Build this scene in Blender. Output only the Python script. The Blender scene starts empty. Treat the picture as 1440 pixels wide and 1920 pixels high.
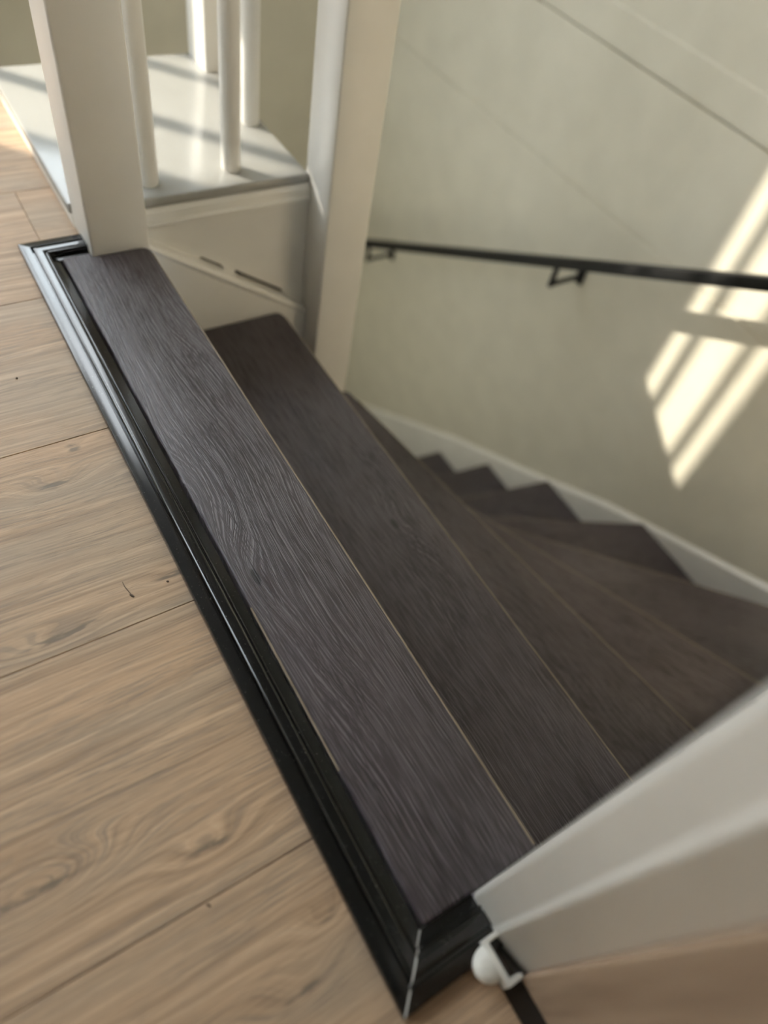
import bpy, bmesh, math, random
from mathutils import Vector, Matrix

SC = bpy.context.scene
COL = SC.collection
U = 0.62          # one drawing unit in metres (eye height of the camera above the landing)
RISE = 0.32       # riser height in drawing units

# ------------------------------------------------------------------ camera
cd = bpy.data.cameras.new('camera')
cam = bpy.data.objects.new('camera', cd)
COL.objects.link(cam)
cd.sensor_fit = 'VERTICAL'
cd.sensor_height = 36.0
cd.lens = 1350.0 / 1920.0 * 36.0
cd.clip_start = 0.02
cd.dof.use_dof = True
cd.dof.focus_distance = 1.2 * U
cd.dof.aperture_fstop = 2.05
R = ((0.8460, -0.3342, 0.4154), (-0.5113, -0.7294, 0.4545), (0.1511, -0.5969, -0.7880))
cx = Vector((R[0][0], R[1][0], R[2][0])).normalized()
cz = -Vector((R[0][2], R[1][2], R[2][2])).normalized()
cy = cz.cross(cx).normalized()
cx = cy.cross(cz)
M = Matrix((cx, cy, cz)).transposed().to_4x4()
M.translation = Vector((0, 0, U))
cam.matrix_world = M
SC.camera = cam

# ------------------------------------------------------------------ world, sun, exposure
w = bpy.data.worlds.new('sky')
SC.world = w
w.use_nodes = True
bg = w.node_tree.nodes['Background']
bg.inputs[0].default_value = (0.90, 0.96, 1.0, 1)
bg.inputs[1].default_value = 10.0
SUN = Vector((1.0, -1.07, -0.81)).normalized()
sd = bpy.data.lights.new('sun', 'SUN')
sd.energy = 9.0
sd.angle = math.radians(0.6)
sd.color = (1.0, 0.93, 0.78)
so = bpy.data.objects.new('sun', sd)
so.rotation_euler = SUN.to_track_quat('-Z', 'Y').to_euler()
so.location = (-3, 3, 3)
COL.objects.link(so)
SC.view_settings.view_transform = 'Standard'
SC.view_settings.look = 'None'
SC.view_settings.gamma = 1.0
SC.view_settings.use_curve_mapping = False
SC.view_settings.exposure = 0.10
SC.cycles.use_adaptive_sampling = False
SC.cycles.denoising_prefilter = 'ACCURATE'
SC.cycles.max_bounces = 8
SC.cycles.diffuse_bounces = 5
SC.cycles.caustics_reflective = False
SC.cycles.caustics_refractive = False
SC.cycles.sample_clamp_indirect = 4.0

# ------------------------------------------------------------------ node helper
class NT:
    def __init__(s, name, rough=0.5, spec=0.5):
        s.m = bpy.data.materials.new(name)
        s.m.use_nodes = True
        s.t = s.m.node_tree
        s.b = s.t.nodes['Principled BSDF']
        s.b.inputs['Roughness'].default_value = rough
        s.b.inputs['Specular IOR Level'].default_value = spec

    def put(s, sock, v):
        if isinstance(v, bpy.types.NodeSocket):
            s.t.links.new(v, sock)
        else:
            sock.default_value = v

    def math(s, op, a, b=0.0, c=0.0, clamp=False):
        n = s.t.nodes.new('ShaderNodeMath')
        n.operation = op
        n.use_clamp = clamp
        s.put(n.inputs[0], a)
        s.put(n.inputs[1], b)
        s.put(n.inputs[2], c)
        return n.outputs[0]

    def xyz(s, v):
        n = s.t.nodes.new('ShaderNodeSeparateXYZ')
        s.t.links.new(v, n.inputs[0])
        return n.outputs

    def vec(s, x, y, z):
        n = s.t.nodes.new('ShaderNodeCombineXYZ')
        for i, v in enumerate((x, y, z)):
            s.put(n.inputs[i], v)
        return n.outputs[0]

    def noise(s, vec, scale=1.0, detail=2.0, rough=0.5, dist=0.0):
        n = s.t.nodes.new('ShaderNodeTexNoise')
        s.t.links.new(vec, n.inputs['Vector'])
        n.inputs['Scale'].default_value = scale
        n.inputs['Detail'].default_value = detail
        n.inputs['Roughness'].default_value = rough
        n.inputs['Distortion'].default_value = dist
        return n.outputs[0]

    def noise1(s, wv, detail=2.0, rough=0.5):
        n = s.t.nodes.new('ShaderNodeTexNoise')
        n.noise_dimensions = '1D'
        s.put(n.inputs['W'], wv)
        n.inputs['Scale'].default_value = 1.0
        n.inputs['Detail'].default_value = detail
        n.inputs['Roughness'].default_value = rough
        return n.outputs[0]

    def smooth(s, v, lo, hi, a=0.0, b=1.0):
        n = s.t.nodes.new('ShaderNodeMapRange')
        n.interpolation_type = 'SMOOTHSTEP'
        s.put(n.inputs[0], v)
        for i, q in enumerate((lo, hi, a, b)):
            n.inputs[i + 1].default_value = q
        return n.outputs[0]

    def ramp(s, v, stops):
        n = s.t.nodes.new('ShaderNodeValToRGB')
        s.put(n.inputs[0], v)
        e = n.color_ramp.elements
        while len(e) < len(stops):
            e.new(0.5)
        for k, (p, c) in zip(e, stops):
            k.position = p
            k.color = (*c, 1)
        return n.outputs[0]

    def mix(s, f, a, b, mode='MIX'):
        n = s.t.nodes.new('ShaderNodeMix')
        n.data_type = 'RGBA'
        n.blend_type = mode
        s.put(n.inputs[0], f)
        s.put(n.inputs[6], a if isinstance(a, bpy.types.NodeSocket) else (*a, 1))
        s.put(n.inputs[7], b if isinstance(b, bpy.types.NodeSocket) else (*b, 1))
        return n.outputs[2]

    def color(s, v):
        s.put(s.b.inputs['Base Color'], v if isinstance(v, bpy.types.NodeSocket) else (*v, 1))

    def bump(s, h, strength=0.3, dist=0.001):
        n = s.t.nodes.new('ShaderNodeBump')
        n.inputs['Strength'].default_value = strength
        n.inputs['Distance'].default_value = dist
        s.t.links.new(h, n.inputs['Height'])
        s.t.links.new(n.outputs[0], s.b.inputs['Normal'])

    def pos(s):
        return s.t.nodes.new('ShaderNodeNewGeometry').outputs['Position']

    def obj(s):
        return s.t.nodes.new('ShaderNodeTexCoord').outputs['Object']

    def rnd(s):
        return s.t.nodes.new('ShaderNodeObjectInfo').outputs['Random']


def gauss(n, x, y, kx, ky, sx, sy, shear=0.0):
    """exp(-(dx/sx)^2-(dy/sy)^2) around a knot"""
    dx = n.math('SUBTRACT', x, kx)
    dy = n.math('SUBTRACT', y, ky)
    if shear:
        dy = n.math('SUBTRACT', dy, n.math('MULTIPLY', dx, shear))
    a = n.math('POWER', n.math('DIVIDE', dx, sx), 2.0)
    b = n.math('POWER', n.math('DIVIDE', dy, sy), 2.0)
    # POWER of a negative base with exponent 2 is fine in Cycles
    return n.math('EXPONENT', n.math('MULTIPLY', n.math('ADD', a, b), -1.0))


def paint(name, c, rough, spec=0.5, brush=0.0, var=0.03):
    n = NT(name, rough, spec)
    p = n.pos()
    x, y, z = n.xyz(p)
    k = n.noise(p, 9.0, 3.0)
    n.color(n.mix(n.smooth(k, 0.3, 0.7), tuple(v * (1 - var) for v in c), tuple(min(1, v * (1 + var)) for v in c)))
    if brush:
        f = n.noise(n.vec(n.math('MULTIPLY', x, 260.0), n.math('MULTIPLY', y, 260.0), n.math('MULTIPLY', z, 9.0)), 1.0, 2.0)
        n.bump(f, brush, 0.0006)
    else:
        n.bump(n.noise(p, 420.0, 2.0), 0.06, 0.0005)
    return n.m


def oak():
    n = NT('oak_plank', 0.50, 0.35)
    x, y, z = n.xyz(n.pos())
    rd = n.math('MULTIPLY', n.rnd(), 41.0)
    a1 = n.noise(n.vec(n.math('MULTIPLY', x, 2.0), n.math('MULTIPLY', y, 7.0), rd), 1.0, 2.0)
    a2 = n.noise(n.vec(n.math('MULTIPLY', x, 11.0), n.math('MULTIPLY', y, 50.0), rd), 1.0, 2.0)
    v = n.math('ADD', y, n.math('MULTIPLY', a1, 0.045))
    v = n.math('ADD', v, n.math('MULTIPLY', a2, 0.004))
    core = None
    #        x      y     sx    sy    amp   core sx, sy, shear
    KN = [(0.052, 0.859, 0.07, 0.030, 1.6, 0.022, 0.0055, 0.05),
          (0.050, 0.217, 0.07, 0.026, 1.8, 0.020, 0.0050, -0.02),
          (-0.150, 0.268, 0.10, 0.034, 4.2, 0.05, 0.004, 0.0),
          (-0.02, 0.582, 0.10, 0.022, 1.4, 0.045, 0.0045, 0.06),
          (0.10, 0.925, 0.03, 0.020, 0.9, 0.008, 0.008, 0.0),
          (0.142, 0.075, 0.04, 0.020, 1.0, 0.010, 0.0035, 0.1),
          (0.08, 0.02, 0.08, 0.030, 1.6, 0.02, 0.004, 0.1),
          (0.155, 0.612, 0.05, 0.02, 0.8, 0.02, 0.004, 0.0)]
    for kx, ky, sx, sy, am, csx, csy, sh in KN:
        g = gauss(n, x, y, kx * U, ky * U, sx * U, sy * U, sh)
        v = n.math('ADD', v, n.math('MULTIPLY', g, am * 0.013))
        c = gauss(n, x, y, kx * U, ky * U, csx * U * 1.5, csy * U * 1.5, sh)
        core = c if core is None else n.math('MAXIMUM', core, c)
    r = n.noise1(n.math('MULTIPLY', v, 95.0), 5.0, 0.68)
    fib = n.noise(n.vec(n.math('MULTIPLY', x, 14.0), n.math('MULTIPLY', y, 520.0), rd), 1.0, 3.0, 0.6)
    pore = n.noise(n.vec(n.math('MULTIPLY', x, 45.0), n.math('MULTIPLY', y, 900.0), rd), 1.0, 1.0)
    tone = n.noise(n.vec(n.math('MULTIPLY', x, 3.0), n.math('MULTIPLY', y, 14.0), n.math('ADD', rd, 7.0)), 1.0, 2.0)
    t = n.math('ADD', n.math('MULTIPLY', r, 0.60), n.math('MULTIPLY', fib, 0.40))
    col = n.ramp(t, [(0.28, (0.150, 0.110, 0.078)), (0.43, (0.300, 0.218, 0.150)), (0.58, (0.420, 0.315, 0.222)), (0.74, (0.520, 0.410, 0.300))])
    col = n.mix(n.math('MULTIPLY', n.smooth(tone, 0.42, 0.70), 0.55), col, (0.300, 0.262, 0.215))
    col = n.mix(n.math('MULTIPLY', n.smooth(tone, 0.5, 0.28), 0.18), col, (0.47, 0.31, 0.19))
    wig = n.noise(n.vec(n.math('MULTIPLY', x, 60.0), n.math('MULTIPLY', y, 330.0), rd), 1.0, 3.0)
    kc = n.math('MULTIPLY', core, n.smooth(wig, 0.30, 0.62))
    col = n.mix(n.smooth(kc, 0.10, 0.8, 0.0, 0.75), col, (0.10, 0.085, 0.07))
    col = n.mix(n.smooth(pore, 0.62, 0.72, 0.0, 0.35), col, (0.15, 0.11, 0.08))
    col = n.mix(1.0, col, (1.12, 1.02, 0.925), 'MULTIPLY')
    gr = n.noise(n.vec(n.math('MULTIPLY', x, 24.0), n.math('MULTIPLY', v, 560.0), rd), 1.0, 3.0, 0.6)
    gl = n.smooth(gr, 0.47, 0.62)
    gm = n.noise(n.vec(n.math('MULTIPLY', x, 4.0), n.math('MULTIPLY', v, 30.0), n.math('ADD', rd, 2.0)), 1.0, 2.0)
    col = n.mix(n.math('MULTIPLY', gl, n.smooth(gm, 0.35, 0.65, 0.12, 0.55)), col, (0.175, 0.140, 0.112))
    n.color(col)
    h = n.math('SUBTRACT', n.math('MULTIPLY', fib, 0.7), n.smooth(pore, 0.6, 0.72))
    n.bump(h, 0.35, 0.0004)
    return n.m


def dark_wood(name, knots=(), seed=0.0):
    """dark brushed boards with a pale limed grain; grain runs along local Y"""
    n = NT(name, 0.42, 0.5)
    x, y, z = n.xyz(n.obj())
    rd = n.math('ADD', n.math('MULTIPLY', n.rnd(), 23.0), seed)
    a1 = n.noise(n.vec(n.math('MULTIPLY', x, 7.0), n.math('MULTIPLY', y, 2.0), rd), 1.0, 2.0)
    a2 = n.noise(n.vec(n.math('MULTIPLY', x, 90.0), n.math('MULTIPLY', y, 30.0), rd), 1.0, 2.0)
    v = n.math('ADD', x, n.math('MULTIPLY', a1, 0.10))
    v = n.math('ADD', v, n.math('MULTIPLY', a2, 0.0022))
    core = None
    for kx, ky, sx, sy, am in knots:
        g = gauss(n, x, y, kx * U, ky * U, sx * U, sy * U)
        v = n.math('ADD', v, n.math('MULTIPLY', g, am * 0.014))
        if core is None:
            core = gauss(n, x, y, kx * U, ky * U, 0.0055 * U, 0.016 * U, 0.0)
    ring = n.noise1(n.math('MULTIPLY', v, 560.0), 3.0, 0.72)
    brk = n.noise(n.vec(n.math('MULTIPLY', x, 600.0), n.math('MULTIPLY', y, 24.0), rd), 1.0, 2.0)
    tone = n.noise(n.vec(n.math('MULTIPLY', x, 14.0), n.math('MULTIPLY', y, 4.0), n.math('ADD', rd, 3.0)), 1.0, 2.0)
    fine = n.noise(n.vec(n.math('MULTIPLY', x, 900.0), n.math('MULTIPLY', y, 30.0), rd), 1.0, 2.0)
    line = n.math('MULTIPLY', n.smooth(ring, 0.44, 0.62), n.smooth(brk, 0.36, 0.56))
    line = n.math('MAXIMUM', line, n.smooth(fine, 0.60, 0.74, 0.0, 0.55))
    col = n.mix(n.smooth(tone, 0.35, 0.68), (0.028, 0.0200, 0.0225), (0.058, 0.0450, 0.0490))
    col = n.mix(n.math('MULTIPLY', line, 0.80), col, (0.168, 0.146, 0.158))
    if core is not None:
        col = n.mix(n.smooth(core, 0.15, 0.55, 0.0, 0.92), col, (0.012, 0.009, 0.009))
    n.color(col)
    n.bump(n.math('SUBTRACT', n.math('MULTIPLY', line, -1.0), n.math('MULTIPLY', fine, 0.4)), 0.6, 0.0009)
    return n.m


def gloss_black():
    n = NT('black_gloss_paint', 0.15, 0.6)
    p = n.pos()
    sp = n.noise(p, 1300.0, 0.0)
    n.color(n.mix(n.smooth(sp, 0.83, 0.86), (0.004, 0.004, 0.004), (0.35, 0.34, 0.32)))
    return n.m


def door_wood():
    n = NT('brown_door_wood', 0.55, 0.3)
    x, y, z = n.xyz(n.pos())
    g = n.noise(n.vec(n.math('MULTIPLY', x, 10.0), n.math('MULTIPLY', y, 90.0), n.math('MULTIPLY', z, 5.0)), 1.0, 3.0)
    n.color(n.ramp(g, [(0.3, (0.20, 0.135, 0.09)), (0.55, (0.30, 0.21, 0.145)), (0.75, (0.36, 0.26, 0.18))]))
    return n.m


WHITE = paint('white_gloss_paint', (0.76, 0.74, 0.70), 0.32, 0.5, 0.10)
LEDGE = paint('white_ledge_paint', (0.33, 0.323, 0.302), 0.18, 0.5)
WALL = paint('cream_wall_paint', (0.62, 0.585, 0.49), 0.6, 0.3)
CEIL = paint('ceiling_paint', (0.11, 0.10, 0.09), 0.8, 0.2)
TAUPE = paint('taupe_wall_paint', (0.46, 0.40, 0.32), 0.7, 0.2)
OAK = oak()
DARK1 = dark_wood('dark_tread_wood_knotted', [(-0.155, -0.885, 0.05, 0.12, 1.5), (-0.09, -0.80, 0.03, 0.12, 0.5)], 5.0)
DARK2 = dark_wood('dark_tread_wood', [(-0.10, -0.78, 0.05, 0.12, 1.8)], 0.0)
DARK = dark_wood('dark_stair_wood', [], 11.0)
BLACK = gloss_black()
DOORW = door_wood()


def plain(name, c, rough, spec=0.5, metal=0.0):
    n = NT(name, rough, spec)
    p = n.pos()
    n.color(n.mix(n.smooth(n.noise(p, 60.0, 3.0), 0.35, 0.7), c, tuple(v * 0.85 for v in c)))
    n.b.inputs['Metallic'].default_value = metal
    return n.m


TAN = plain('bare_board_core', (0.25, 0.195, 0.14), 0.6, 0.3)
RAILM = plain('black_powder_coat', (0.008, 0.008, 0.008), 0.5, 0.25)
PLAST = plain('white_plastic', (0.78, 0.76, 0.71), 0.3)
FILL = plain('white_filler', (0.62, 0.62, 0.60), 0.7)
SHADE = plain('recess_shade', (0.030, 0.020, 0.013), 0.8)  # dark colour standing in for shade in gaps and under the door
SUB = plain('grey_screed', (0.30, 0.28, 0.26), 0.9)
BIT = plain('brown_splinter', (0.10, 0.065, 0.04), 0.7)

_n = NT('sun_diffuser')  # diffuser for unseen windows: stops direct sun, passes soft light
_t = _n.t.nodes.new('ShaderNodeBsdfTranslucent')
_t.inputs[0].default_value = (0.92, 0.95, 0.97, 1)
_n.t.links.new(_t.outputs[0], _n.t.nodes['Material Output'].inputs[0])
SUNDIFF = _n.m
_n = NT('warm_fill_diffuser')  # warm diffuser of the added stairwell fill window
_t = _n.t.nodes.new('ShaderNodeBsdfTranslucent')
_t.inputs[0].default_value = (0.47, 0.41, 0.33, 1)
_n.t.links.new(_t.outputs[0], _n.t.nodes['Material Output'].inputs[0])
WARMFILL = _n.m
_n = NT('grey_fill_diffuser')  # grey diffuser of the added fill window below the landing
_t = _n.t.nodes.new('ShaderNodeBsdfTranslucent')
_t.inputs[0].default_value = (0.43, 0.415, 0.37, 1)
_n.t.links.new(_t.outputs[0], _n.t.nodes['Material Output'].inputs[0])
GREYFILL = _n.m

# ------------------------------------------------------------------ object helpers
def link(name, me, mat, parent=None, kind=None):
    me.materials.clear()
    me.materials.append(mat)
    o = bpy.data.objects.new(name, me)
    COL.objects.link(o)
    if parent is not None:
        o.parent = parent
    if kind:
        o['kind'] = kind
    return o


def tag(o, label, cat=None, group=None):
    o['label'] = label
    if cat:
        o['category'] = cat
    if group:
        o['group'] = group
    return o


def empty(name, loc, label, cat, group=None):
    o = bpy.data.objects.new(name, None)
    o.location = Vector(loc) * U
    o.empty_display_size = 0.05
    COL.objects.link(o)
    return tag(o, label, cat, group)


def place(o, parent):
    """parent keeping world coordinates of a thing whose meshes are drawn in world space"""
    o.parent = parent
    o.matrix_parent_inverse = Matrix.Translation(-parent.location)
    return o


def finish(bm, name, bev=0.0, seg=2, smooth=False, sharp=40):
    bmesh.ops.recalc_face_normals(bm, faces=bm.faces)
    for v in bm.verts:
        v.co *= U
    if bev:
        es = [e for e in bm.edges if len(e.link_faces) == 2 and e.calc_face_angle(0) > 0.4]
        bmesh.ops.bevel(bm, geom=es, offset=bev * U, segments=seg, profile=0.5, affect='EDGES', clamp_overlap=True)
    me = bpy.data.meshes.new(name)
    bm.to_mesh(me)
    bm.free()
    if smooth:
        for p in me.polygons:
            p.use_smooth = True
        me.set_sharp_from_angle(angle=math.radians(sharp))
    return me


def add_prism(bm, poly, z0, z1):
    lo = [bm.verts.new((x, y, z0)) for x, y in poly]
    hi = [bm.verts.new((x, y, z1)) for x, y in poly]
    bm.faces.new(lo[::-1])
    bm.faces.new(hi)
    k = len(poly)
    for i in range(k):
        bm.faces.new((lo[i], lo[(i + 1) % k], hi[(i + 1) % k], hi[i]))


def add_loft(bm, rings, closed=True, caps=True):
    vs = [[bm.verts.new(p) for p in r] for r in rings]
    k = len(vs[0])
    for a, b in zip(vs, vs[1:]):
        for i in range(k if closed else k - 1):
            bm.faces.new((a[i], a[(i + 1) % k], b[(i + 1) % k], b[i]))
    if caps:
        bm.faces.new(vs[0][::-1])
        bm.faces.new(vs[-1])


def prism(name, poly, z0, z1, mat, parent=None, kind=None, bev=0.0, seg=2):
    bm = bmesh.new()
    add_prism(bm, poly, z0, z1)
    return link(name, finish(bm, name, bev, seg, bev > 0), mat, parent, kind)


def box(name, x0, x1, y0, y1, z0, z1, mat, parent=None, kind=None, bev=0.0, seg=2):
    return prism(name, [(x0, y0), (x1, y0), (x1, y1), (x0, y1)], z0, z1, mat, parent, kind, bev, seg)


def wall_with_holes(name, axis, at, thick, a0, a1, z0, z1, holes, mat):
    """a wall slab in the plane axis=at, cut into strips around rectangular openings, one mesh"""
    bm = bmesh.new()
    As = sorted({a0, a1, *[h[0] for h in holes], *[h[1] for h in holes]})
    Zs = sorted({z0, z1, *[h[2] for h in holes], *[h[3] for h in holes]})
    for i in range(len(As) - 1):
        for j in range(len(Zs) - 1):
            ca, cz_ = (As[i] + As[i + 1]) / 2, (Zs[j] + Zs[j + 1]) / 2
            if any(h[0] < ca < h[1] and h[2] < cz_ < h[3] for h in holes):
                continue
            if axis == 'y':
                P = [(As[i], at), (As[i + 1], at), (As[i + 1], at + thick), (As[i], at + thick)]
            else:
                P = [(at, As[i]), (at + thick, As[i]), (at + thick, As[i + 1]), (at, As[i + 1])]
            add_prism(bm, P, Zs[j], Zs[j + 1])
    return link(name, finish(bm, name), mat, None, 'structure')


# ------------------------------------------------------------------ the shell of the room
ZC, ZB = 4.0, -3.84            # ceiling, floor of the storey below
XL, XR = -3.2, 2.52
YF, YB = -2.2, 4.0

# right wall: profile with a board joint (groove) run along Y
bm = bmesh.new()
g = -0.518
prof = [(XR, ZB), (XR, g - 0.005), (XR + 0.006, g - 0.0035), (XR + 0.006, g + 0.0035), (XR, g + 0.005), (XR, 0.000), (XR + 0.012, 0.002), (XR + 0.012, 0.011), (XR, 0.0115), (XR, ZC), (XR + 0.1, ZC), (XR + 0.1, ZB)]
add_loft(bm, [[(x, y, z) for x, z in prof] for y in (-0.12, YB + 0.05)])
wr = link('wall_right', finish(bm, 'wall_right'), WALL, None, 'structure')
tag(wr, 'cream stairwell wall with a faint horizontal board joint and window light on it')
bm = bmesh.new()
prof = [(XR + 0.001, 0.012), (XR - 0.006, 0.012), (XR - 0.006, 0.134), (XR - 0.001, 0.141), (XR + 0.001, 0.141)]
add_loft(bm, [[(x, y, z) for x, z in prof] for y in (-0.02, YB)])
tr = link('trim_1', finish(bm, 'trim_1', 0.002), WALL, None, 'structure')
tag(tr, 'cream horizontal board along the top of the stairwell wall')

bx = lambda yp: XR - (YB - yp) / 1.07
W1 = (bx(0.845), bx(1.285), 1.05, 2.7)
W2 = (-1.72, -0.86, 0.95, 1.95)
W5 = (1.75, 3.75, -3.6, -0.75)
W6 = (1.45, 2.38, -0.75, 1.40)
W7 = (-1.90, -0.55, 2.12, 3.70)
W4 = (0.04, 0.84, 1.50, 3.65)
wb = wall_with_holes('wall_back', 'y', YB, 0.02, XL, XR, ZB, ZC, [W1, W2, W4, W7], WALL)
tag(wb, 'shaded olive cream wall behind the white balusters')
W3 = (2.1, 3.75, 1.1, 3.45)
wl = wall_with_holes('wall_left', 'x', XL, 0.05, YF, YB, 0.0, ZC, [W3], WALL)
tag(wl, 'cream landing wall with a wide window')
wf = wall_with_holes('wall_front', 'y', YF - 0.05, 0.05, XL, 0.36, 0.0, ZC, [], TAUPE)
tag(wf, 'taupe landing wall')
ws = wall_with_holes('wall_stairwell', 'y', -0.12, 0.10, 0.44, XR, ZB, ZC, [W6], WALL)
tag(ws, 'cream wall on the near side of the stairwell')
wi = wall_with_holes('wall_inner', 'x', 0.31, 0.05, -0.12, YB, ZB, -0.265, [W5], WALL)
tag(wi, 'cream wall below the landing edge')
ce = box('ceiling', XL, XR, YF, YB, ZC, ZC + 0.05, CEIL, None, 'structure')
tag(ce, 'dark plain ceiling')
fl2 = box('floor_lower', 0.3, XR, -0.02, YB, ZB - 0.05, ZB, SUB, None, 'structure')
tag(fl2, 'floor at the foot of the stairs')


def window(name, hole, axis, at, bars, label, fw=0.03, bw=0.02):
    o = bpy.data.objects.new(name, None)
    COL.objects.link(o)
    o['kind'] = 'structure'
    o['label'] = label
    a0, a1, z0, z1 = hole

    def bar(nm, p0, p1, q0, q1, d=0.03):
        if axis == 'y':
            return box(nm, p0, p1, at, at + d, q0, q1, WHITE, o)
        return box(nm, at, at + d, p0, p1, q0, q1, WHITE, o)
    bar('frame', a0 - fw, a0, z0 - fw, z1 + fw)
    bar('frame', a1, a1 + fw, z0 - fw, z1 + fw)
    bar('frame', a0, a1, z0 - fw, z0)
    bar('frame', a0, a1, z1, z1 + fw)
    for b in bars:
        bar('glazing_bar', b - bw / 2, b + bw / 2, z0, z1)


window('window_1', W1, 'y', YB + 0.02, [bx(1.160), bx(0.950)], 'narrow white window with two glazing bars in the back wall', 0.03, 0.030)
window('window_2', W2, 'y', YB + 0.02, [-1.41, -1.02], 'low white window in the back wall beside the ledge', 0.03, 0.045)
window('window_4', W4, 'y', YB + 0.02, [], 'tall white window high in the back wall', 0.03)
fp = bpy.data.objects['window_4']
box('transom', W4[0], W4[1], YB + 0.02, YB + 0.05, 2.21, 2.24, WHITE, fp)
box('sun_diffuser_pane', W4[0], W4[1], YB + 0.03, YB + 0.034, W4[2], 2.21, SUNDIFF, fp)  # added diffuser: keeps sun off the wall, brightens the trim reflection
window('window_3', W3, 'x', XL - 0.03, [2.85], 'wide white window in the left wall', 0.04, 0.04)

window('window_7', W7, 'y', YB + 0.02, [], 'unseen white window high in the back wall with an added sun diffuser', 0.03)
box('sun_diffuser_pane', W7[0] - 0.02, W7[1] + 0.02, YB + 0.03, YB + 0.034, W7[2] - 0.02, W7[3] + 0.02, SUNDIFF, bpy.data.objects['window_7'])  # added diffuser keeping direct sun off the treads
window('fill_window_5', W5, 'x', 0.27, [2.4, 3.1], 'added unseen window below the landing that fills the stairwell with light', 0.03)  # invented light opening, out of view, brightens the lower stairwell wall
box('fill_diffuser', 0.285, 0.29, W5[0] - 0.02, W5[1] + 0.02, W5[2] - 0.02, W5[3] + 0.02, GREYFILL, bpy.data.objects['fill_window_5'])
window('fill_window_6', W6, 'y', -0.15, [], 'added unseen window in the near stairwell wall for warm fill light', 0.03)  # invented light opening, out of view, lifts treads and near wall
box('fill_diffuser', W6[0] - 0.02, W6[1] + 0.02, -0.134, -0.128, W6[2] - 0.02, W6[3] + 0.02, WARMFILL, bpy.data.objects['fill_window_6'])
box('sun_diffuser_pane', XL - 0.02, XL - 0.014, W3[0] - 0.03, W3[1] + 0.03, W3[2] - 0.03, W3[3] + 0.03, SUNDIFF, bpy.data.objects['window_3'])  # added diffuser keeping direct sun off the landing floor

# ------------------------------------------------------------------ landing floor, plank by plank
fl = bpy.data.objects.new('floor', None)
COL.objects.link(fl)
fl['kind'] = 'structure'
tag(fl, 'light oak plank landing floor with greyish knots')
TX0, TX1, TY0, TY1 = 0.167, 0.2985, -0.061, 1.513        # outer edges of the black trim


def edge_x(y):
    if y < TY0:
        return 0.287
    if y < TY1:
        return TX0 + 0.003
    return 0.302


PT = 0.0
sub = [(XL, YF), (0.2865, YF), (0.2865, -0.0987), (0.46, -0.0987), (0.46, -0.002), (0.235, -0.002), (0.235, 1.43), (0.2985, 1.43), (0.2985, YB), (XL, YB)]
prism('subfloor', sub, -0.26, -0.016, SUB, fl)
seams = [0.162 + 0.393 * k for k in range(-6, 10)]
seams = [YF] + [s for s in seams if YF + 0.05 < s < YB - 0.05] + [YB]
random.seed(4)
JOINTS = {4: [-0.95], 10: [0.216]}
for i in range(len(seams) - 1):
    y0, y1 = seams[i], seams[i + 1]
    cuts = sorted({max(edge_x(y0 + 1e-4), edge_x(y1 - 1e-4))})
    end = cuts[-1]
    xs = [end]
    if 1.2 < y0 < 1.6:
        xs.append(0.216)
    x = (xs[-1] - 2.0 - random.random() * 0.3) if i % 2 else (xs[-1] - 1.1 - random.random() * 0.5)
    if -0.3 < y0 < 1.3:
        x = min(x, -1.0)
    while x > XL + 0.3:
        xs.append(x)
        x -= 2.1
    xs.append(XL)
    for a, b in zip(xs[1:], xs[:-1]):
        gap = 0.0004
        # outline along the right edge follows the trim
        ys = [y0 + gap] + [t for t in (TY0, TY1) if y0 < t < y1] + [y1 - gap]
        right = []
        for ya, yb_ in zip(ys, ys[1:]):
            e = min(b, edge_x((ya + yb_) / 2)) - (gap if b != end else 0)
            right += [(e, ya), (e, yb_)]
        if max(p[0] for p in right) <= a + 0.01:
            continue
        right = [(max(px, a + 0.004), py) for px, py in right]
        poly = [(a + gap, y0 + gap)] + right + [(a + gap, y1 - gap)]
        prism('plank', poly, -0.016, 0.0, OAK, fl, None, 0.0009, 1)

# ------------------------------------------------------------------ staircase
stair = empty('staircase', (0.42, 0.7, 0.0), 'dark grain winding staircase turning down to the left below the landing', 'staircase')


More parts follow.
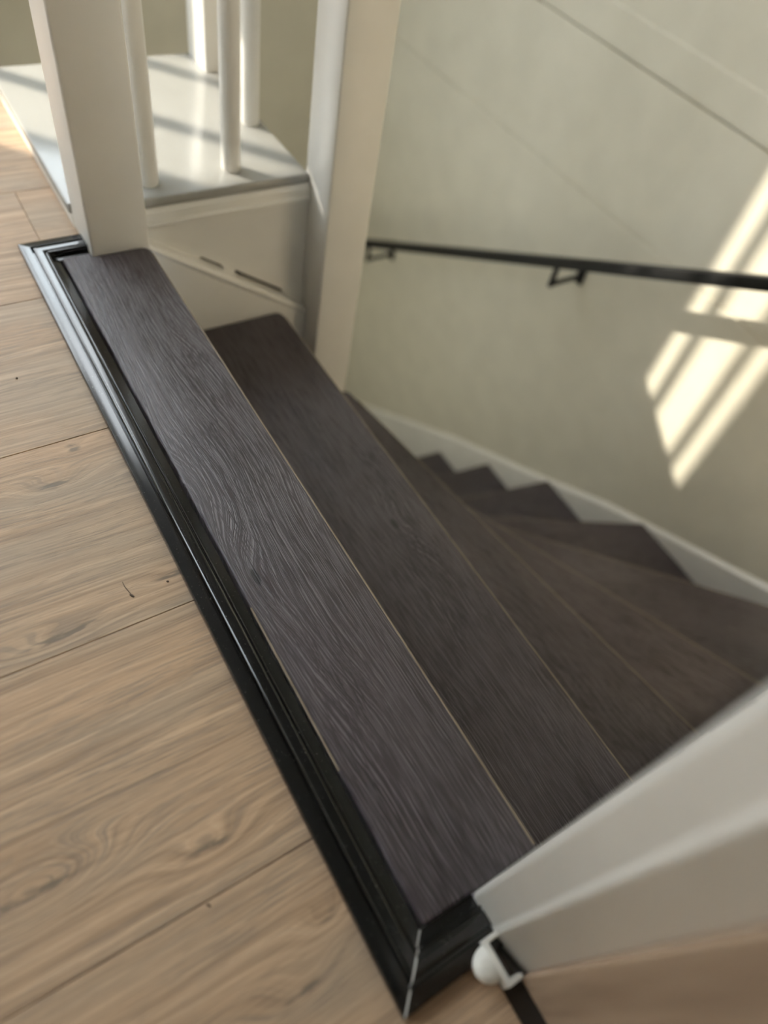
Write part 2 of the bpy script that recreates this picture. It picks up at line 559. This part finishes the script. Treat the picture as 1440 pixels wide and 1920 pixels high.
def tread(poly, front, zt, mat, thick=0.055, name='tread'):
    """poly in plan; front = (inner, outer) points of the nosing; grain follows the nosing"""
    a, b = Vector(front[0]), Vector(front[1])
    d = (a - b).normalized()                    # local +Y : towards the inner (far) end
    nrm = Vector((d.y, -d.x))                   # local +X : forward, over the nosing
    cen = sum((Vector(p) for p in poly), Vector((0, 0))) / len(poly)
    if (a - cen).dot(nrm) < 0:
        nrm = -nrm
    loc = [((Vector(p) - a).dot(nrm), (Vector(p) - a).dot(d)) for p in poly]
    bm = bmesh.new()
    add_prism(bm, loc, -thick, 0.0)
    o = link(name, finish(bm, name, 0.006, 3, True), mat)
    mw = Matrix.Identity(4)
    mw[0][0], mw[1][0] = nrm.x, nrm.y
    mw[0][1], mw[1][1] = d.x, d.y
    flip = nrm.x * d.y - nrm.y * d.x < 0
    if flip:
        mw[0][0], mw[1][0] = -nrm.x, -nrm.y
        bm = bmesh.new()
        add_prism(bm, [(-x, y) for x, y in loc], -thick, 0.0)
        o.data = finish(bm, name, 0.006, 3, True)
        o.data.materials.append(mat)
    mw.translation = Vector((a.x, a.y, zt)) * U
    o.parent = stair
    o.matrix_parent_inverse = Matrix.Translation(-stair.location)
    o.matrix_basis = mw
    # worn pale edge along the nosing
    L = (a - b).length
    sg = -1 if flip else 1
    bm = bmesh.new()
    sec = [(-0.0040, -0.0006), (-0.0026, 0.0002), (-0.0008, -0.0008), (0.0006, -0.0040), (0.0006, -0.0090), (-0.0010, -0.0100)]
    add_loft(bm, [[(sg * x, y, z) for x, z in sec] for y in (-L + 0.006, -0.03)])
    e = link('nosing_edge', finish(bm, 'nosing_edge', 0, 2, True), TAN, o)
    e['label'] = 'worn pale brown nosing edge'
    return o


def riser(a, b, z0, z1):
    a, b = Vector(a), Vector(b)
    d = (b - a).normalized()
    nv = Vector((d.y, -d.x)) * 0.02
    prism('riser', [tuple(a), tuple(b), tuple(b + nv), tuple(a + nv)], z0, z1, DARK, None).parent = None
    o = COL.objects[-1]
    return place(o, stair)


def corner(cx_, cy_, r, a0, a1, k=5):
    return [(cx_ + r * math.cos(math.radians(a0 + (a1 - a0) * i / k)), cy_ + r * math.sin(math.radians(a0 + (a1 - a0) * i / k))) for i in range(k + 1)]


FX = 0.4225
T1 = [(0.2375, 0.005), (FX, 0.005)] + corner(FX - 0.022, 1.432 - 0.022, 0.022, 0, 90) + [(0.299, 1.432), (0.299, 1.446), (0.2375, 1.446)]
tread(T1, ((FX, 1.432), (FX, 0.005)), 0.010, DARK1)
bm = bmesh.new()
add_loft(bm, [[(0.2362, y, 0.0040), (0.2362, y, 0.0086), (0.2374, y, 0.0100), (0.2385, y, 0.0102), (0.2385, y, 0.0040)] for y in (0.22, 0.50)])
o = place(link('bare_edge', finish(bm, 'bare_edge'), TAN), stair)
o['label'] = 'short pale bare stretch of the top tread back edge'
T2 = [(0.41, 0.0), (0.804, 0.0)] + corner(0.797 - 0.022, 1.502 - 0.022, 0.022, 0, 90) + [(0.41, 1.502)]
tread(T2, ((0.797, 1.502), (0.804, 0.0)), -RISE, DARK2)
T3 = [(0.78, 0.0), (1.238, 0.0), (1.020, 1.395)] + [(1.013, 1.422), (1.000, 1.4285), (0.875, 1.4285), (0.875, 1.50), (0.78, 1.50)]
tread(T3, ((1.020, 1.40), (1.238, 0.0)), -2 * RISE, DARK)
FR = {3: ((1.020, 1.43), (1.238, 0.0)), 4: ((1.09, 1.51), (1.808, 0.0)), 5: ((1.09, 1.578), (2.50, 0.143)), 6: ((1.09, 1.636), (2.50, 0.905)),
      7: ((1.008, 1.76), (2.50, 1.485)), 8: ((1.008, 2.12), (2.50, 1.918)), 9: ((1.008, 2.52), (2.50, 2.335))}
for k in range(10, 13):
    FR[k] = ((1.008, 2.52 + 0.415 * (k - 9)), (2.50, 2.335 + 0.415 * (k - 9)))
for k in range(4, 13):
    pi, po = (Vector(p) for p in FR[k - 1])
    i, o_ = FR[k]
    d = (po - pi).normalized()
    back = Vector((d.y, -d.x))
    if back.dot(Vector(i) - pi + Vector(o_) - po) > 0:
        back = -back
    bi, bo = pi + back * 0.03, po + back * 0.03
    bo.x = min(bo.x, 2.5)
    poly = [tuple(bi), (max(bo.x, 1.0), max(bo.y, 0.0))]
    if k == 5:
        poly += [(2.50, 0.0)]
    poly += [o_, i]
    tread(poly, (i, o_), -RISE * (k - 1), DARK)
rf = {1: ((FX - 0.03, 1.43), (FX - 0.03, 0.0)), 2: ((0.77, 1.50), (0.77, 0.0))}
for k in range(1, 13):
    a, b = rf.get(k, FR.get(k))
    if k > 2:
        pa, pb = FR[k]
        dv = (Vector(pb) - Vector(pa)).normalized()
        nv = Vector((dv.y, -dv.x))
        a, b = Vector(pa) + nv * 0.03 * (1 if nv.y < 0 or nv.x < 0 else -1), Vector(pb) + nv * 0.03 * (1 if nv.y < 0 or nv.x < 0 else -1)
        a, b = tuple(a), tuple(b)
    riser(a, b, -RISE * k + 0.0, -RISE * (k - 1) - 0.05)

# wall string: white board that follows the treads up the right wall
top = [(0.0, -1.19), (0.30, -1.318), (0.632, -1.478), (1.125, -1.715), (1.572, -1.982), (2.239, -2.345), (2.9, -2.765), (3.95, -3.42)]
bm = bmesh.new()
rings = []
for y, z in top:
    rings.append([(XR, y, z + 0.012), (XR - 0.006, y, z + 0.012), (XR - 0.022, y, z - 0.006), (XR - 0.022, y, z - 0.34), (XR, y, z - 0.34)])
add_loft(bm, rings)
o = link('wall_string', finish(bm, 'wall_string', 0.0), WHITE)
o['label'] = 'white wall string board'
place(o, stair)
# inner string between the two newel posts
sx0, sx1 = 0.4275, 0.8765
zs = lambda x: -0.045 - 0.682 * (x - 0.451)
bm = bmesh.new()
sec = [(1.5035, -0.020), (1.4985, -0.006), (1.503, 0.004), (1.512, 0.006), (1.548, 0.006), (1.548, -0.85), (1.5035, -0.85)]
add_loft(bm, [[(x, y, zs(x) + dz) for y, dz in sec] for x in (sx0, sx1)])
o = link('inner_string', finish(bm, 'inner_string', 0.0), WHITE)
o['label'] = 'white sloping inner string with beaded top'
place(o, stair)

# ------------------------------------------------------------------ black moulded edge trim round the landing edge
trim = empty('edge_trim', (0.2, 0.7, 0.0), 'glossy black moulded trim strip between oak floor and top dark tread', 'trim')
PF = [(0.0, 0.0), (0.0, 0.0105), (0.0012, 0.0138), (0.0040, 0.0143), (0.0198, 0.0150), (0.0203, 0.0138), (0.0208, 0.0070), (0.0246, 0.0070), (0.0249, 0.0140)]
PF += [(0.0252 + 0.0194 * t / 14.0, 0.0140 + 0.0030 * (1 - abs(t / 7.0 - 1.0) ** 5.0)) for t in range(0, 15)]
PF += [(0.0450, 0.0125), (0.0464, 0.0125), (0.0470, 0.0160), (0.0480, 0.0170), (0.0496, 0.0168), (0.0506, 0.0140), (0.0520, 0.0050), (0.0660, 0.0030), (0.0660, 0.0)]


def trim_piece(fn0, fn1):
    bm = bmesh.new()
    add_loft(bm, [[fn0(a, z) for a, z in PF], [fn1(a, z) for a, z in PF]])
    return place(link('trim_length', finish(bm, 'trim_length', 0, 2, True, 11), BLACK), trim)


trim_piece(lambda a, z: (TX0 + a, TY0 + a, z), lambda a, z: (TX0 + a, TY1 - a, z))
trim_piece(lambda a, z: (TX0 + a, TY0 + a, z), lambda a, z: (0.3125, TY0 + a, z))
trim_piece(lambda a, z: (TX0 + a, TY1 - a, z), lambda a, z: (TX1 - 0.0005, TY1 - a, z))
bm = bmesh.new()
P2 = [p for p in PF[2:-1]]
ra = [(TX0 + a - 0.0009, TY0 + a + 0.0009, z + 0.0007) for a, z in P2]
rb = [(TX0 + a + 0.0009, TY0 + a - 0.0009, z + 0.0007) for a, z in P2]
add_loft(bm, [ra, rb], False, False)
o = place(link('joint_filler', finish(bm, 'joint_filler'), FILL), trim)
o['label'] = 'thin white filler line in the mitred corner'

# ------------------------------------------------------------------ newel posts, ledge, balusters
PH = 1.75


def post(x, y, z0, label):
    s = 0.128
    o = box('newel_post', x, x + s, y, y + s, z0, PH, WHITE, None, None, 0.006, 3)
    return tag(o, label, 'newel post', 'square white newel posts of the stair')


post(0.2985, 1.4345, 0.0, 'square white newel post standing at the far end of the top dark tread')
post(0.877, 1.430, -2.2, 'square white newel post rising beside the second and third dark treads')
post(0.842, 2.107, -0.3, 'white newel post at the back corner of the ledge, half hidden behind balusters')

ledge = empty('boxed_ledge', (0.58, 1.89, 0.0), 'low white glossy boxed ledge carrying the balusters behind the first newel post', 'ledge')
LX0, LX1, LY0, LY1 = 0.293, 0.8765, 1.537, 2.2345
top_poly = [(LX0, 1.563), (0.427, 1.563), (0.427, LY0), (LX1, LY0), (LX1, 2.1065), (0.8415, 2.1065), (0.8415, LY1), (LX0, LY1)]
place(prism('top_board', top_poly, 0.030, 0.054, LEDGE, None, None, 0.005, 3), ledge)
place(box('side_panel', 0.298, 0.32, 1.563, LY1, 0.0, 0.0302, WHITE), ledge)
place(box('back_panel', 0.32, 0.8415, LY1 - 0.03, LY1 - 0.005, -0.26, 0.0302, WHITE), ledge)
place(box('end_panel', 0.85, 0.8765, 1.563, 2.1065, -0.9, 0.0302, WHITE), ledge)
bm = bmesh.new()
sec = [(1.5335, 0.031), (1.5275, 0.022), (1.5275, 0.004), (1.5215, -0.001), (1.5215, -0.008), (1.530, -0.010), (1.548, -0.010), (1.548, 0.031)]
add_loft(bm, [[(x, y, z) for y, z in sec] for x in (0.4275, 0.8765)])
place(link('fascia_moulding', finish(bm, 'fascia_moulding', 0.001, 2, True), WHITE), ledge)
# infill panel above the sloping string, with two open gaps along its lower edge
lo = [(0.4275, 0.006)]
for xa, xb, hgt in ((0.575, 0.640, 0.010), (0.668, 0.818, 0.014)):
    lo += [(xa, 0.006), (xa + 0.004, hgt + 0.006), (xb - 0.004, hgt + 0.006), (xb, 0.006)]
lo += [(0.8765, 0.006)]
pts = [(x, zs(x) + dz) for x, dz in lo] + [(0.8765, -0.0095), (0.4275, -0.0095)]
bm = bmesh.new()
f0 = [bm.verts.new((x, 1.532, z)) for x, z in pts]
f1 = [bm.verts.new((x, 1.545, z)) for x, z in pts]
bm.faces.new(f0)
bm.faces.new(f1[::-1])
for i in range(len(pts)):
    j = (i + 1) % len(pts)
    bm.faces.new((f0[i], f1[i], f1[j], f0[j]))
place(link('infill_panel', finish(bm, 'infill_panel'), WHITE), ledge)
bm = bmesh.new()
add_loft(bm, [[(x, 1.5455, zs(x) - 0.002), (x, 1.5455, zs(x) + 0.04), (x, 1.552, zs(x) + 0.04), (x, 1.552, zs(x) - 0.002)] for x in (0.5, 0.86)])
o = place(link('gap_shade', finish(bm, 'gap_shade'), SHADE), ledge)  # black strip set behind the gaps so their shade reads dark
o['label'] = 'black strip painting the shade in the gap under the panel'


def baluster(x, y, label):
    bm = bmesh.new()
    rs = [(0.0535, 0.0215), (0.058, 0.0235), (1.2, 0.0235), (PH - 0.1, 0.0235)]
    add_loft(bm, [[(r * math.cos(2 * math.pi * k / 24), r * math.sin(2 * math.pi * k / 24), z) for k in range(24)] for z, r in rs])
    o = link('baluster', finish(bm, 'baluster', 0, 2, True), WHITE)
    o.location = Vector((x, y, 0)) * U
    return tag(o, label, 'baluster', 'round white balusters on the ledge')


baluster(0.489, 1.60, 'round white baluster on the ledge directly beside the first newel post')
baluster(0.698, 1.61, 'round white baluster at the middle of the front edge of the ledge')
baluster(0.841, 1.81, 'round white baluster further back near the right edge of the ledge')

# ------------------------------------------------------------------ wall handrail
rail = empty('handrail', (2.5, 1.85, -0.84), 'black square metal handrail on brackets running down the cream stairwell wall', 'handrail')
RX, RS = 2.33, -0.563
rz = lambda y: -0.241 + RS * (y - 0.989)
bm = bmesh.new()
h = 0.0225
q = 1 / math.sqrt(1 + RS * RS)
add_loft(bm, [[(RX + a * h, y + b * h * (-RS) * q * -1 * -1, rz(y) + b * h * q) for a, b in ((-1, -1), (1, -1), (1, 1), (-1, 1))] for y in (0.15, 3.95)])
place(link('rail_bar', finish(bm, 'rail_bar', 0.004, 2, True), RAILM), rail)


def rod(bm, p, q_, r, k=12):
    p, q_ = Vector(p), Vector(q_)
    d = (q_ - p).normalized()
    a = d.orthogonal().normalized()
    b = d.cross(a)
    add_loft(bm, [[tuple(c + a * r * math.cos(2 * math.pi * i / k) + b * r * math.sin(2 * math.pi * i / k)) for i in range(k)] for c in (p, q_)])


for yb_ in (0.42, 1.842, 3.28):
    zb = rz(yb_)
    bm = bmesh.new()
    rod(bm, (RX, yb_, zb - 0.012), (RX, yb_, zb - 0.122), 0.0130)
    rod(bm, (RX - 0.009, yb_, zb - 0.112), (XR - 0.004, yb_, zb - 0.112), 0.0115)
    o = place(link('bracket', finish(bm, 'bracket', 0, 2, True), RAILM), rail)
    pl = box('wall_plate', XR - 0.012, XR - 0.0003, yb_ - 0.022, yb_ + 0.022, zb - 0.150, zb - 0.070, RAILM, None, None, 0.003)
    pl.parent = o

# ------------------------------------------------------------------ near door jamb, brown door, floor guide
J = [(0.3125 + 0.009 * (1 - math.sin(math.radians(t))), 0.0045 - 0.009 * (1 - math.cos(math.radians(t)))) for t in range(0, 91, 15)]
J += [(0.3125, -0.0390), (0.3100, -0.0425), (0.3088, -0.0455), (0.3090, -0.0485), (0.3105, -0.0510), (0.3215, -0.0985), (0.336, -0.0985), (0.336, -0.105), (0.44, -0.105), (0.44, 0.0045)]
LEAN = Vector((-0.054, -0.005))       # the near jamb and door lean a little
bm = bmesh.new()
add_loft(bm, [[(x + LEAN.x * z, y + LEAN.y * z, z) for x, y in J] for z in (0.0, 2.6)])
jm = link('trim_2', finish(bm, 'trim_2', 0.0025, 3, True), WHITE, None, 'structure')
tag(jm, 'white moulded door jamb at the near end of the top dark tread')
bm = bmesh.new()
D = [(0.310, -0.0988), (0.310, -1.5), (0.335, -1.5), (0.335, -0.0988)]
add_loft(bm, [[(x + LEAN.x * z, y + LEAN.y * z, z) for x, y in D] for z in (0.012, 3.0)])
dr = link('door_1', finish(bm, 'door_1', 0.002), DOORW, None, 'structure')
tag(dr, 'brown wooden door beside the white jamb')
box('door_gap_shade', 0.2875, 0.46, -1.51, -0.0985, -0.05, -0.006, SHADE, dr)  # dark block put in as the shade under the door
wall_with_holes('wall_door', 'x', 0.46, 0.05, YF, -0.12, 0.0, ZC, [], WALL)
tag(bpy.data.objects['wall_door'], 'cream wall around the brown door')

gd = empty('floor_guide', (0.30, -0.072, 0.0), 'small white plastic guide with a domed bumper at the foot of the white jamb', 'door guide')
bm = bmesh.new()
gx0, gx1, gy0, gy1, gt = 0.287, 0.3085, -0.0985, -0.043, 0.006
C = [(gx1, gy0), (gx1, gy0 + gt), (gx0 + gt, gy0 + gt), (gx0 + gt, gy1 - gt), (gx1, gy1 - gt), (gx1, gy1), (gx0, gy1), (gx0, gy0)]
add_prism(bm, C, 0.002, 0.030)
place(link('bracket', finish(bm, 'bracket', 0.001, 2, True), PLAST), gd)
o = place(box('slot', gx0 + gt + 0.001, gx1 - 0.001, gy0 + gt + 0.001, gy1 - gt - 0.001, 0.0008, 0.010, SHADE), gd)  # dark filling that paints the shade within the bracket
o['label'] = 'dark block painting the shade inside the slot'
bm = bmesh.new()
rr = 0.021
rings = []
for t in range(0, 91, 10):
    c, s_ = math.cos(math.radians(t)), math.sin(math.radians(t))
    rr_ = max(rr * c, 0.0004)
    rings.append([(gx0 - 0.024 * s_, -0.068 + rr_ * math.cos(2 * math.pi * k / 24), 0.0145 + min(rr_, 0.6) * 0.66 * math.sin(2 * math.pi * k / 24)) for k in range(24)])
add_loft(bm, rings)
place(link('dome', finish(bm, 'dome', 0, 2, True), PLAST), gd)

# ------------------------------------------------------------------ bits of sawdust on the floor
def splinter(pts, r, label, z=0.0):
    bm = bmesh.new()
    rings = []
    n = len(pts)
    for i, (x, y) in enumerate(pts):
        s_ = r * (0.35 + 0.65 * math.sin(math.pi * (i + 0.5) / n))
        d = Vector(pts[min(i + 1, n - 1)]) - Vector(pts[max(i - 1, 0)])
        d.normalize()
        p = Vector((d.y, -d.x))
        rings.append([(x + p.x * s_ * a, y + p.y * s_ * a, z + s_ * (b + 0.9)) for a, b in ((-1, -0.9), (1, -0.9), (0.8, 0.6), (-0.6, 0.8))])
    add_loft(bm, rings)
    return tag(link('splinter', finish(bm, 'splinter'), BIT), label, 'wood splinter', 'wood splinters on the oak floor')


splinter([(0.084, 0.632), (0.0842, 0.622), (0.0865, 0.612), (0.0885, 0.604)], 0.0007, 'thin forked sliver of wood lying on the oak floor')
splinter([(0.0865, 0.606), (0.0885, 0.6025), (0.0905, 0.599)], 0.0017, 'dark crumb at the end of the thin forked sliver')
splinter([(0.1435, 0.6045), (0.145, 0.603), (0.1465, 0.6025)], 0.0015, 'dark crumb on the oak floor close to the black trim')
splinter([(0.0595, 1.128), (0.061, 1.127), (0.0625, 1.1265)], 0.0018, 'dark crumb alone on the oak floor below the first newel post')
splinter([(0.0215, 0.159), (0.0235, 0.157), (0.0252, 0.1545)], 0.0012, 'small sliver lying on the plank seam nearest the camera')
